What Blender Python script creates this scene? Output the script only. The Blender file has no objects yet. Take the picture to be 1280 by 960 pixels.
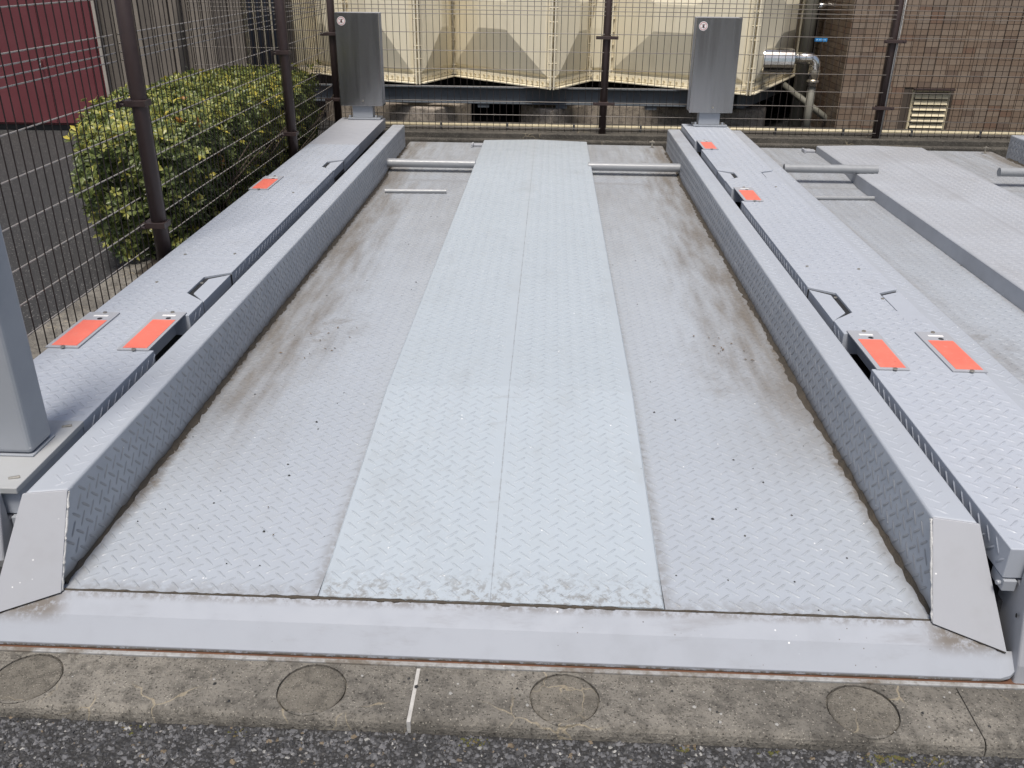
import bpy, bmesh, math, random
import numpy as np
from mathutils import Matrix, Vector
R_ = math.radians
random.seed(7); rng = np.random.default_rng(7)
scene = bpy.context.scene
C = scene.collection

# ------------------------------------------------------------------ camera
cam_d = bpy.data.cameras.new('Camera'); cam = bpy.data.objects.new('Camera', cam_d); C.objects.link(cam)
cam_d.sensor_width = 36.0; cam_d.lens = 31.2; cam_d.clip_start = 0.05; cam_d.clip_end = 2000
pitch, yaw, roll = R_(25.4), R_(2.19), R_(0.6)
fwd = Vector((-math.sin(yaw)*math.cos(pitch), math.cos(yaw)*math.cos(pitch), -math.sin(pitch)))
right = Vector((math.cos(yaw), math.sin(yaw), 0)); up = right.cross(fwd)
r2 = right*math.cos(roll)+up*math.sin(roll); u2 = up*math.cos(roll)-right*math.sin(roll)
M = Matrix((r2, u2, -fwd)).transposed().to_4x4(); M.translation = (0, 0, 1.30)
cam.matrix_world = M
scene.camera = cam

# ------------------------------------------------------------------ sky, sun, exposure
SUN_EL, SUN_AZ = 68.0, -172.0       # high hazy sun over the left shoulder
w = bpy.data.worlds.new('World'); scene.world = w; w.use_nodes = True
wn = w.node_tree; wn.nodes.clear()
sky = wn.nodes.new('ShaderNodeTexSky'); sky.sky_type = 'NISHITA'; sky.sun_disc = False
sky.sun_elevation = R_(SUN_EL); sky.sun_rotation = R_(SUN_AZ)
sky.air_density = 1.0; sky.dust_density = 4.0; sky.ozone_density = 1.0; sky.altitude = 50
bg = wn.nodes.new('ShaderNodeBackground'); bg.inputs['Strength'].default_value = 0.085
wo = wn.nodes.new('ShaderNodeOutputWorld')
wn.links.new(sky.outputs[0], bg.inputs[0]); wn.links.new(bg.outputs[0], wo.inputs[0])
sd = bpy.data.lights.new('Sun', 'SUN'); sd.energy = 2.6; sd.angle = R_(16); sd.color = (1.0, 0.95, 0.88)
sun = bpy.data.objects.new('Sun', sd); C.objects.link(sun)
sun.rotation_euler = (-R_(90-SUN_EL), 0, -R_(SUN_AZ)); sun.location = (0, 0, 30)
scene.view_settings.view_transform = 'Standard'; scene.view_settings.look = 'None'
scene.view_settings.gamma = 1.0; scene.view_settings.exposure = 0.5

# ------------------------------------------------------------------ node helper
class G:
    def __init__(s, name):
        s.m = bpy.data.materials.new(name); s.m.use_nodes = True
        s.t = s.m.node_tree; s.t.nodes.clear()
        s.o = s.t.nodes.new('ShaderNodeOutputMaterial'); s.b = s.t.nodes.new('ShaderNodeBsdfPrincipled')
        s.t.links.new(s.b.outputs[0], s.o.inputs[0]); s._c = None
    def put(s, sock, v):
        if isinstance(v, bpy.types.NodeSocket): s.t.links.new(v, sock)
        elif isinstance(v, (tuple, list)) and len(v) == 3 and sock.type == 'RGBA': sock.default_value = (*v, 1)
        else: sock.default_value = v
    def set(s, **k):
        for n, v in k.items(): s.put(s.b.inputs[n.replace('_', ' ')], v)
        return s
    def co(s):
        if s._c is None: s._c = s.t.nodes.new('ShaderNodeTexCoord')
        return s._c.outputs['Object']
    def sep(s):
        n = s.t.nodes.new('ShaderNodeSeparateXYZ'); s.put(n.inputs[0], s.co()); return n.outputs
    def scaled(s, v):
        n = s.t.nodes.new('ShaderNodeVectorMath'); n.operation = 'MULTIPLY'; s.put(n.inputs[0], s.co()); n.inputs[1].default_value = v
        return n.outputs[0]
    def noise(s, scale, detail=4, rough=.55, vec=None, dist=0):
        n = s.t.nodes.new('ShaderNodeTexNoise'); s.put(n.inputs['Vector'], vec or s.co())
        n.inputs['Scale'].default_value = scale; n.inputs['Detail'].default_value = detail
        n.inputs['Roughness'].default_value = rough; n.inputs['Distortion'].default_value = dist
        return n.outputs['Fac']
    def voro(s, scale, feature='F1', out='Distance', vec=None, rnd=1):
        n = s.t.nodes.new('ShaderNodeTexVoronoi'); n.feature = feature; s.put(n.inputs['Vector'], vec or s.co())
        n.inputs['Scale'].default_value = scale; n.inputs['Randomness'].default_value = rnd; return n.outputs[out]
    def m_(s, op, a, b=0.0, clamp=False):
        n = s.t.nodes.new('ShaderNodeMath'); n.operation = op; n.use_clamp = clamp
        s.put(n.inputs[0], a); s.put(n.inputs[1], b); return n.outputs[0]
    def step(s, v, a, b, lo=0.0, hi=1.0):
        n = s.t.nodes.new('ShaderNodeMapRange'); n.interpolation_type = 'SMOOTHSTEP'
        s.put(n.inputs[0], v); n.inputs[1].default_value = a; n.inputs[2].default_value = b
        n.inputs[3].default_value = lo; n.inputs[4].default_value = hi; return n.outputs[0]
    def mix(s, f, a, b, mode='MIX'):
        n = s.t.nodes.new('ShaderNodeMix'); n.data_type = 'RGBA'; n.blend_type = mode
        s.put(n.inputs[0], f); s.put(n.inputs[6], a); s.put(n.inputs[7], b); return n.outputs[2]
    def bump(s, h, strength=.3, dist=.002, normal=None):
        n = s.t.nodes.new('ShaderNodeBump'); s.put(n.inputs['Height'], h); n.inputs['Strength'].default_value = strength
        n.inputs['Distance'].default_value = dist
        if normal is not None: s.put(n.inputs['Normal'], normal)
        return n.outputs[0]

def simple(name, col, rough=.5, metal=0, var=.15, nscale=20, bump=.1, bdist=.001, spec=.5, coat=0):
    g = G(name); n = g.noise(nscale, 5)
    a = tuple(c*(1-var) for c in col); b = tuple(min(1, c*(1+var)) for c in col)
    g.set(Base_Color=g.mix(n, a, b), Roughness=g.step(n, .2, .8, max(.03, rough-.08), min(1, rough+.08)), Metallic=metal, Specular_IOR_Level=spec)
    if coat: g.set(Coat_Weight=coat, Coat_Roughness=.1)
    if bump: g.set(Normal=g.bump(g.noise(nscale*4, 4), bump, bdist))
    return g.m

MUD = (.115, .092, .066)
def paint(name, base, dirt=None, rough=.42, film=0.0, big=True):
    """grey machine enamel on steel; dirt: callable(g) -> 0..1 mask of mud and film with its own outline"""
    g = G(name)
    n1 = g.noise(1.7, 4); n2 = g.noise(14, 5); n3 = g.noise(160, 3)
    c = g.mix(n1, tuple(x*.93 for x in base), tuple(x*1.06 for x in base))
    c = g.mix(g.m_('MULTIPLY', g.step(n2, .45, .75), .22), c, tuple(x*.8 for x in (base[0], base[1]*.98, base[2]*.94)))
    # pale chips and tiny dark specks
    v = g.voro(38); sp = g.m_('MULTIPLY', g.step(v, .05, .10, 1, 0), g.step(g.noise(9, 2), .60, .66))
    c = g.mix(sp, c, (.80, .80, .79))
    v2 = g.voro(23); sp2 = g.m_('MULTIPLY', g.step(v2, .03, .055, 1, 0), g.step(g.noise(5, 2), .56, .62))
    c = g.mix(sp2, c, (.05, .045, .04))
    r = g.step(n2, .3, .7, rough-.07, rough+.09)
    if dirt is not None:
        d = dirt(g); c = g.mix(d, c, MUD); r = g.m_('ADD', r, g.m_('MULTIPLY', d, .3), True)
    g.set(Base_Color=c, Roughness=r, Specular_IOR_Level=.5)
    nb = g.bump(g.noise(3.5, 2), .25, .01) if big else None
    g.set(Normal=g.bump(n3, .12, .0006, nb))
    return g.m

def track_dirt(g):
    x, y, z = g.sep()[0:3]
    ax = g.m_('ABSOLUTE', x)
    n = g.noise(3.2, 6, .65); nf = g.noise(42, 4, .7); ns = g.noise(7, 5, .6, g.scaled((2.2, .35, 1)))
    wob = g.m_('ADD', ax, g.m_('MULTIPLY', g.m_('SUBTRACT', n, .5), .12))
    strip = g.m_('MULTIPLY', g.step(wob, .925, .975), g.step(nf, .30, .62, .45, 1))
    strip = g.m_('MULTIPLY', strip, g.step(y, .05, .6, .4, 1))
    # long soft stain in the outer half of the lane, drawn out by tyres and run-off
    haze = g.m_('MULTIPLY', g.m_('MULTIPLY', g.step(g.m_('ADD', ax, g.m_('MULTIPLY', g.m_('SUBTRACT', ns, .5), .30)), .56, .96), g.step(ns, .25, .75, .42, .90)), g.step(g.m_('ADD', y, g.m_('MULTIPLY', n, .8)), .7, 1.7))
    rear = g.m_('MULTIPLY', g.step(g.m_('ADD', y, g.m_('MULTIPLY', n, 1.6)), 2.2, 5.2), g.step(ns, .25, .8, .18, .46))
    # scuffed patch, wider than long and different in the two lanes
    cy = g.step(x, -.1, .1, 1.60, 1.38)
    dx = g.m_('MULTIPLY', g.m_('SUBTRACT', ax, .80), 2.4); dy = g.m_('MULTIPLY', g.m_('SUBTRACT', y, cy), 1.7)
    rad = g.m_('ADD', g.m_('SQRT', g.m_('ADD', g.m_('MULTIPLY', dx, dx), g.m_('MULTIPLY', dy, dy))), g.m_('MULTIPLY', g.m_('SUBTRACT', n, .5), .9))
    patch = g.m_('MULTIPLY', g.step(rad, .1, .75, 1, 0), g.step(g.noise(11, 6, .7), .38, .70, .08, .60))
    crumbs = g.m_('MULTIPLY', g.step(rad, .0, .45, 1, 0), g.step(g.noise(34, 4, .6), .62, .70, 0, .7))
    hum = g.m_('MULTIPLY', g.step(ax, .395, .43, .45, 0), g.step(nf, .3, .6))  # darker brown band on the floor along the foot of the hump
    wl = g.step(g.m_('ABSOLUTE', g.m_('SUBTRACT', g.m_('ADD', y, g.m_('MULTIPLY', n, .06)), 4.27)), .012, .07, .42, 0)
    front = g.m_('MULTIPLY', g.step(y, .0, .07, .4, 0), g.step(nf, .35, .6))
    d = strip
    for q in (haze, rear, patch, crumbs, hum, wl, front): d = g.m_('MAXIMUM', d, q)
    return g.m_('MULTIPLY', d, .95, True)
def light_dirt(g):
    n = g.noise(3, 6, .7)
    return g.m_('MULTIPLY', g.step(n, .55, .85), .22)
def guide_dirt(g):
    x, y, z = g.sep()[0:3]
    n = g.noise(6, 5, .65)
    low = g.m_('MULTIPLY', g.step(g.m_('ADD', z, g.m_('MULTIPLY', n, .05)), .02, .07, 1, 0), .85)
    back = g.m_('MULTIPLY', g.step(y, 3.6, 5.2), g.step(n, .3, .7, .12, .5))
    return g.m_('MAXIMUM', low, g.m_('MULTIPLY', back, .7))

GREY = (.40, .425, .46)
M_track = paint('worn_grey_enamel_track', (.36, .39, .43), track_dirt, .34)
def hump_dirt(g):
    x, y, z = g.sep()[0:3]
    n = g.noise(2.2, 6, .7, g.scaled((1.4, .6, 1))); nf = g.noise(50, 4, .7)
    a = g.m_('MULTIPLY', g.step(n, .50, .8), .20)
    f = g.m_('MULTIPLY', g.step(g.m_('ADD', y, g.m_('MULTIPLY', n, .12)), .07, .20, .55, 0), g.step(nf, .46, .64))
    c = g.m_('MULTIPLY', g.step(g.m_('ABSOLUTE', x), .0008, .004, .30, 0), g.step(nf, .40, .62, .0, 1))
    sc = g.m_('MULTIPLY', g.step(g.noise(6, 5, .7, g.scaled((.8, 2.2, 1))), .62, .74), .22)
    r = g.m_('MULTIPLY', g.step(y, 3.9, 5.3), .16)
    d = a
    for q in (f, c, sc, r): d = g.m_('MAXIMUM', d, q)
    return d
M_hump = paint('grey_enamel_hump', (.38, .424, .462), hump_dirt, .45)
M_guide = paint('grey_enamel_guide', (.36, .386, .425), guide_dirt, .42)
M_deck = paint('grey_enamel_deck', (.385, .413, .46), light_dirt, .42)
M_plain = paint('grey_enamel_plain', (.335, .345, .37), None, .55)
def lip_dirt(g):
    x, y, z = g.sep()[0:3]
    n = g.noise(5, 6, .7, g.scaled((.6, 3, 1))); nf = g.noise(60, 4, .7)
    a = g.m_('MULTIPLY', g.step(n, .52, .74), .26)
    top = g.m_('MULTIPLY', g.step(y, -.022, -.004, 0, .5), g.step(nf, .38, .6))
    ends = g.m_('MULTIPLY', g.step(g.m_('ABSOLUTE', x), .93, 1.0), g.m_('MULTIPLY', g.step(y, -.07, -.04), g.step(nf, .3, .55, .2, .8)))
    edge = g.m_('MULTIPLY', g.step(g.m_('ADD', z, g.m_('MULTIPLY', n, .004)), -.078, -.071, .9, 0), g.step(nf, .35, .55))
    sp = g.m_('MULTIPLY', g.step(g.voro(55), .05, .10, 1, 0), g.step(g.noise(7, 2), .52, .6, 0, .8))
    d = a
    for q in (top, ends, edge, sp): d = g.m_('MAXIMUM', d, q)
    return d
M_lip = paint('grey_enamel_lip', (.315, .335, .372), lip_dirt, .60)
M_lip.node_tree.nodes['Principled BSDF'].inputs['Specular IOR Level'].default_value = .25
M_post = paint('grey_enamel_post', (.30, .32, .35), None, .45)
M_track_t = paint('shaded_tread_track', (.325, .353, .386), track_dirt, .36)  # track tread darker than its plate: relief shading put into the colour
def dull_dirt(g): return g.m_('ADD', g.m_('MULTIPLY', hump_dirt(g), .8), g.step(g.noise(1.6, 5, .6), .3, .7, .10, .24), True)
M_hump2 = paint('dull_grey_enamel_hump', (.39, .415, .455), dull_dirt, .48)
M_hump_t = paint('shaded_tread_hump', (.35, .39, .425), hump_dirt, .40)  # hump lozenges toned darker, painting in the shading of their relief
M_guide_t = paint('shaded_tread_guide', (.25, .262, .28), None, .36)  # darkest tread tone, relief contrast painted onto the guide faces
M_deck_t = paint('shaded_tread_deck', (.35, .376, .42), light_dirt, .36)  # deck tread carries the same painted relief shading
M_dark = simple('dark_steel_frame', (.06, .062, .065), .6)
M_weld = simple('painted_weld_bead', (.5, .5, .49), .35, 0, .5, 60, .6, .003)
M_mud = simple('packed_mud', (.058, .048, .036), .9, 0, .5, 60, .6, .004)
M_rust = simple('rusty_edge', (.12, .055, .03), .88, 0, .75, 14, .5, .002)
M_pipe = simple('grey_painted_pipe', (.27, .28, .29), .35, 0, .12, 30)
M_bolt = simple('zinc_bolt', (.45, .42, .36), .35, .8, .4, 80)
def g_red():
    g = G('orange_red_reflective_sheet'); n = g.noise(12, 4)
    n2 = g.noise(55, 5, .7)
    c = g.mix(n, (.68, .135, .095), (.80, .20, .14)); c = g.mix(g.step(n2, .52, .75, 0, .45), c, (.62, .30, .24)); c = g.mix(g.step(g.noise(30, 5, .7), .62, .72, 0, .5), c, (.25, .09, .07))
    g.set(Base_Color=c, Roughness=.5, Normal=g.bump(g.voro(900), .15, .0005)); return g.m
M_red = g_red()
M_white = simple('white_sticker', (.75, .74, .72), .4, 0, .06, 30, 0)
M_redink = simple('red_ink', (.45, .05, .05), .5, 0, .1, 30, 0)
M_black = simple('black_plastic', (.02, .02, .02), .5)
M_navy = simple('dark_navy_pipe', (.022, .028, .042), .4)
M_brown = simple('dark_brown_coated_steel', (.048, .032, .030), .45, 0, .2, 30, .05, .001, .4)
def g_wire():
    g = G('brown_coated_wire'); g.set(Base_Color=(.026, .019, .017), Roughness=.5, Specular_IOR_Level=.4); return g.m
M_wire = g_wire()
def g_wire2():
    g = G('coated_wire_sky_glint'); g.set(Base_Color=(.15, .13, .112), Roughness=.33, Specular_IOR_Level=.8); return g.m  # horizontal wires lighter: sky glint on their tops painted into the colour
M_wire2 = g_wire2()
M_wire3 = simple('coated_wire_bright_glint', (.34, .31, .28), .35, 0, .15, 20, 0)  # stronger glint along the left fence painted as a paler wire colour
def g_stainless():
    g = G('brushed_stainless_door')
    n = g.noise(60, 3, .6, g.scaled((1, 1, .02)))
    st = g.noise(9, 5, .6, g.scaled((3, 3, .12)))
    c = g.mix(n, (.30, .305, .31), (.36, .36, .36)); c = g.mix(g.step(st, .52, .74, 0, .35), c, (.20, .195, .185))
    g.set(Base_Color=c, Metallic=.9, Roughness=g.step(st, .3, .7, .17, .27), Normal=g.bump(n, .02, .0002)); return g.m
M_steel = g_stainless()
M_chrome = simple('polished_jacket', (.75, .73, .68), .14, 1, .08, 12, .15, .004)
def g_concrete(name, a, b, stain, scale=1.0, strong=.6):
    g = G(name)
    n1 = g.noise(3*scale, 6, .65); n2 = g.noise(28*scale, 6, .7); n3 = g.noise(180*scale, 4, .7)
    c = g.mix(g.step(n1, .3, .7), a, b)
    c = g.mix(g.m_('MULTIPLY', g.step(n2, .42, .68), .7), c, stain)
    c = g.mix(g.step(g.voro(120*scale), .10, .22, .65, 0), c, (.42, .39, .33))
    c = g.mix(g.step(n3, .54, .66, 0, .85), c, tuple(x*.35 for x in stain))
    # hairline cracks filled with pale lime
    wv = g.t.nodes.new('ShaderNodeVectorMath'); wv.operation = 'ADD'; g.put(wv.inputs[0], g.co())
    nn = g.t.nodes.new('ShaderNodeTexNoise'); g.put(nn.inputs['Vector'], g.co()); nn.inputs['Scale'].default_value = 14*scale
    sc = g.t.nodes.new('ShaderNodeVectorMath'); sc.operation = 'SCALE'; g.put(sc.inputs[0], nn.outputs['Color']); sc.inputs['Scale'].default_value = .07/scale
    g.put(wv.inputs[1], sc.outputs[0])
    ed = g.voro(9*scale, 'DISTANCE_TO_EDGE', 'Distance', wv.outputs[0])
    c = g.mix(g.m_('MULTIPLY', g.step(ed, .006, .022, 1, 0), g.step(g.noise(5*scale, 3), .54, .64, 0, .45)), c, (.44, .37, .25))
    h = g.m_('ADD', g.m_('MULTIPLY', n2, .8), g.m_('MULTIPLY', n3, .6))
    g.set(Base_Color=c, Roughness=.92, Specular_IOR_Level=.25, Normal=g.bump(h, strong, .006)); return g.m
M_conc = g_concrete('weathered_kerb_concrete', (.265, .246, .212), (.13, .121, .106), (.066, .061, .054), 1.0, 1.3)
M_plug = g_concrete('mortar_plug', (.205, .188, .158), (.14, .128, .108), (.08, .073, .062), 1.3, 1.2)
M_conc2 = g_concrete('stained_foundation_concrete', (.40, .35, .29), (.27, .23, .19), (.11, .095, .08), .8, .5)
M_conc3 = g_concrete('dark_damp_concrete', (.11, .10, .085), (.065, .06, .052), (.04, .037, .032), .8, .4)
def g_asphalt():
    g = G('asphalt')
    v = g.voro(150, 'F1', 'Color'); s1 = g.t.nodes.new('ShaderNodeSeparateColor'); g.put(s1.inputs[0], v)
    d = g.voro(150); n = g.noise(2.2, 5)
    c = g.mix(s1.outputs[0], (.016, .016, .017), (.052, .051, .050))
    c = g.mix(g.step(s1.outputs[1], .93, .96), c, (.26, .25, .24))
    c = g.mix(g.step(d, .35, .6), c, (.018, .018, .018))
    c = g.mix(g.m_('MULTIPLY', n, .4), c, (.038, .036, .035))
    g.set(Base_Color=c, Roughness=.85, Normal=g.bump(g.m_('SUBTRACT', 1, d), .7, .005)); return g.m
M_asph = g_asphalt()
M_chips = [simple('dark_stone_chip', (.045, .045, .047), .7, 0, .4, 60), simple('grey_stone_chip', (.11, .11, .115), .65, 0, .3, 60),
           simple('pale_stone_chip', (.30, .295, .28), .7, 0, .3, 60), simple('tan_stone_chip', (.16, .125, .085), .8, 0, .3, 60)]
def g_frp():
    g = G('cream_moulded_tank_panel'); n = g.noise(2, 5, .6); n2 = g.noise(9, 5, .7, g.scaled((1, 1, .25)))
    c = g.mix(n, (.75, .68, .51), (.80, .735, .57)); c = g.mix(g.m_('MULTIPLY', g.step(n2, .5, .75), .25), c, (.42, .35, .23))
    g.set(Base_Color=c, Roughness=.5, Normal=g.bump(g.noise(50, 3), .08, .001)); return g.m
M_frp = g_frp()
M_frpd = simple('cream_flange', (.50, .43, .29), .5, 0, .2, 14)
M_beam = simple('slate_blue_steel_beam', (.085, .098, .112), .5, 0, .3, 8)
M_cream = simple('cream_pipe_paint', (.62, .54, .36), .45, 0, .12, 20)
M_maroon = simple('maroon_sheet_metal', (.135, .036, .042), .42, 0, .12, 6, .1, .002)
M_duct = simple('weathered_olive_duct', (.15, .145, .12), .6, 0, .3, 6)
M_blue = simple('bright_blue_tag', (.03, .25, .62), .4, 0, .05, 20, 0)
M_bark = simple('shrub_bark', (.06, .045, .03), .85, 0, .3, 40)
M_soil = simple('damp_soil', (.05, .04, .03), .95, 0, .4, 25, .8, .02)
M_boards = [simple('weathered_wall_board', (.155, .135, .112), .75, 0, .25, 7, .3, .003), simple('weathered_wall_board_dark', (.115, .10, .084), .78, 0, .3, 6, .3, .003),
            simple('weathered_wall_board_pale', (.20, .175, .145), .75, 0, .25, 7, .3, .003)]
M_tiles = [simple('brown_tile_'+n, c, .42, 0, .18, 25, .12, .001) for n, c in (('umber', (.20, .145, .104)), ('tan', (.235, .18, .134)), ('taupe', (.215, .168, .128)), ('rust', (.18, .115, .08)), ('dark', (.16, .115, .086)))]
M_grout = simple('tile_grout', (.075, .058, .045), .9)
def leafm(name, c, tr=.25):
    g = G(name); n = g.noise(60, 2)
    g.set(Base_Color=g.mix(n, tuple(x*.75 for x in c), tuple(x*1.25 for x in c)), Roughness=.38, Specular_IOR_Level=.45, Transmission_Weight=0)
    tl = g.t.nodes.new('ShaderNodeBsdfTranslucent'); g.put(tl.inputs[0], tuple(min(1, x*1.5) for x in c)); mx = g.t.nodes.new('ShaderNodeMixShader')
    mx.inputs[0].default_value = tr; g.t.links.new(g.b.outputs[0], mx.inputs[1]); g.t.links.new(tl.outputs[0], mx.inputs[2]); g.t.links.new(mx.outputs[0], g.o.inputs[0]); return g.m
M_leaf = [leafm('leaf_mid_green', (.14, .17, .05)), leafm('leaf_deep_green', (.062, .085, .026)), leafm('leaf_lime', (.29, .29, .07)), leafm('leaf_yellow', (.46, .385, .06)), leafm('leaf_dry_orange', (.30, .14, .03))]

# ------------------------------------------------------------------ mesh helpers
class MB:
    def __init__(s): s.v = []; s.f = []; s.mi = []
    def add(s, vs, fs, mi=0):
        o = len(s.v); s.v += [tuple(p) for p in vs]
        for f in fs: s.f.append(tuple(i+o for i in f)); s.mi.append(mi)
        return s
    def box(s, x0, x1, y0, y1, z0, z1, mi=0):
        return s.add([(x0, y0, z0), (x1, y0, z0), (x1, y1, z0), (x0, y1, z0), (x0, y0, z1), (x1, y0, z1), (x1, y1, z1), (x0, y1, z1)],
                     [(0, 3, 2, 1), (4, 5, 6, 7), (0, 1, 5, 4), (1, 2, 6, 5), (2, 3, 7, 6), (3, 0, 4, 7)], mi)
    def prism(s, pts, z0, z1, mi=0):
        """pts: ccw outline in xy"""
        n = len(pts)
        return s.add([(x, y, z0) for x, y in pts]+[(x, y, z1) for x, y in pts],
                     [tuple(range(n-1, -1, -1)), tuple(range(n, 2*n))]+[(i, (i+1) % n, n+(i+1) % n, n+i) for i in range(n)], mi)
    def tube(s, path, r, n=8, mi=0, caps=True, hollow=0):
        path = [Vector(p) for p in path]; rings = []
        rr = r if isinstance(r, (list, tuple)) else [r]*len(path)
        for i, p in enumerate(path):
            d = (path[min(i+1, len(path)-1)]-path[max(i-1, 0)]).normalized()
            a = Vector((0, 0, 1)) if abs(d.z) < .9 else Vector((1, 0, 0))
            u = d.cross(a).normalized(); v = d.cross(u)
            rings.append([p+rr[i]*(u*math.cos(2*math.pi*k/n)+v*math.sin(2*math.pi*k/n)) for k in range(n)])
        vs = [q for ring in rings for q in ring]; fs = []
        for i in range(len(path)-1):
            for k in range(n): fs.append((i*n+k, i*n+(k+1) % n, (i+1)*n+(k+1) % n, (i+1)*n+k))
        if caps: fs.append(tuple(range(n-1, -1, -1))); fs.append(tuple(range((len(path)-1)*n, len(path)*n)))
        return s.add(vs, [tuple(reversed(f)) for f in fs], mi)
    def disc(s, c, r, h, n=20, mi=0, ax='z'):
        pts = [(r*math.cos(2*math.pi*k/n), r*math.sin(2*math.pi*k/n)) for k in range(n)]
        if ax == 'z': vs = [(c[0]+a, c[1]+b, c[2]) for a, b in pts]+[(c[0]+a, c[1]+b, c[2]+h) for a, b in pts]
        else: vs = [(c[0]+a, c[1], c[2]+b) for a, b in pts]+[(c[0]+a, c[1]-h, c[2]+b) for a, b in pts]
        return s.add(vs, [tuple(range(n-1, -1, -1)), tuple(range(n, 2*n))]+[(i, (i+1) % n, n+(i+1) % n, n+i) for i in range(n)], mi)
    def build(s, name, mat, parent=None, bevel=0, smooth=False, seg=2, kind=None, label=None):
        me = bpy.data.meshes.new(name); me.from_pydata(s.v, [], s.f)
        mats = mat if isinstance(mat, list) else [mat]
        for m in mats: me.materials.append(m)
        if len(mats) > 1: me.polygons.foreach_set('material_index', np.array(s.mi, dtype=np.int32))
        if smooth: me.polygons.foreach_set('use_smooth', np.ones(len(s.f), dtype=bool))
        me.update()
        return link(name, me, parent, bevel, seg, kind, label)
def link(name, me, parent=None, bevel=0, seg=2, kind=None, label=None):
    o = bpy.data.objects.new(name, me); C.objects.link(o)
    if parent is not None: o.parent = parent
    if bevel:
        b = o.modifiers.new('edge', 'BEVEL'); b.width = bevel; b.segments = seg; b.limit_method = 'ANGLE'; b.angle_limit = R_(30); b.use_clamp_overlap = True
    if kind: o['kind'] = kind
    if label: o['label'] = label
    return o
def thing(name, label, cat, loc=(0, 0, 0), rz=0, group=None):
    o = bpy.data.objects.new(name, None); C.objects.link(o); o.location = loc; o.rotation_euler = (0, 0, rz)
    o.empty_display_size = .1; o['label'] = label; o['category'] = cat
    if group: o['group'] = group
    return o
def structure(name, loc=(0, 0, 0)):
    o = bpy.data.objects.new(name, None); C.objects.link(o); o.location = loc; o['kind'] = 'structure'; return o
def tag(o, label, cat, group=None):
    o['label'] = label; o['category'] = cat
    if group: o['group'] = group
    return o

LOZ = np.array([(-.5, 0, -.25), (-.30, -.45, -.25), (.30, -.45, -.25), (.5, 0, -.25), (.30, .45, -.25), (-.30, .45, -.25), (-.33, -.18, 1), (.33, -.18, 1), (.33, .18, 1), (-.33, .18, 1)])
LOZF = [(0, 1, 6), (0, 6, 9), (0, 9, 5), (1, 2, 7, 6), (2, 3, 7), (3, 8, 7), (3, 4, 8), (4, 5, 9, 8), (6, 7, 8, 9)]
def tread(name, mat, parent, mapfn, u0, u1, v0, v1, diag=True, keep=None, pitch=.0325, L=.045, W=.0088, h=.0017):
    """raised lozenges of checker plate, one joined mesh; mapfn(u, v, height) -> xyz arrays"""
    a = pitch; pts = []
    if diag:
        e1 = np.array((a*.7071, a*.7071)); e2 = np.array((-a*.7071, a*.7071)); th0 = math.pi/4
    else:
        e1 = np.array((a, 0)); e2 = np.array((0, a)); th0 = 0
    n = int(1.6*max(u1-u0, v1-v0)/a)+4
    I, J = np.meshgrid(np.arange(-n, n), np.arange(-n, n)); I = I.ravel(); J = J.ravel()
    P = np.stack([u0+I*e1[0]+J*e2[0], v0+I*e1[1]+J*e2[1]], 1)
    ori = (I+J) % 2; mg = L*.42
    ok = (P[:, 0] > u0+mg) & (P[:, 0] < u1-mg) & (P[:, 1] > v0+mg) & (P[:, 1] < v1-mg)
    P = P[ok]; ori = ori[ok]
    if keep is not None:
        k = keep(P[:, 0], P[:, 1]); P = P[k]; ori = ori[k]
    if len(P) == 0: return None
    th = th0+ori*math.pi/2; c, s_ = np.cos(th)[:, None], np.sin(th)[:, None]
    hh = h*(.8+.4*rng.random(len(P)))[:, None]
    lu, lv, lh = LOZ[:, 0]*L, LOZ[:, 1]*W, LOZ[:, 2]
    U = P[:, 0:1]+c*lu-s_*lv; V = P[:, 1:2]+s_*lu+c*lv; H = hh*lh
    X, Y, Z = mapfn(U, V, H)
    V3 = np.stack([X.ravel(), Y.ravel(), Z.ravel()], 1)
    nP = len(P); faces = []
    lens = np.array([len(f) for f in LOZF]); idx = np.concatenate([np.array(f) for f in LOZF])
    loops = (idx[None, :]+len(LOZ)*np.arange(nP)[:, None]).ravel()
    starts = np.concatenate([[0], np.cumsum(np.tile(lens, nP))[:-1]])
    me = bpy.data.meshes.new(name)
    me.vertices.add(len(V3)); me.vertices.foreach_set('co', V3.ravel())
    me.loops.add(len(loops)); me.loops.foreach_set('vertex_index', loops.astype(np.int32))
    me.polygons.add(len(starts)); me.polygons.foreach_set('loop_start', starts.astype(np.int32)); me.polygons.foreach_set('loop_total', np.tile(lens, nP).astype(np.int32))
    me.update(calc_edges=True); me.validate(); me.materials.append(mat)
    return link(name, me, parent, kind='stuff')

def copy_tree(o, parent=None):
    c = o.copy(); C.objects.link(c); c.parent = parent
    for ch in list(o.children): copy_tree(ch, c)
    return c

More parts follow.
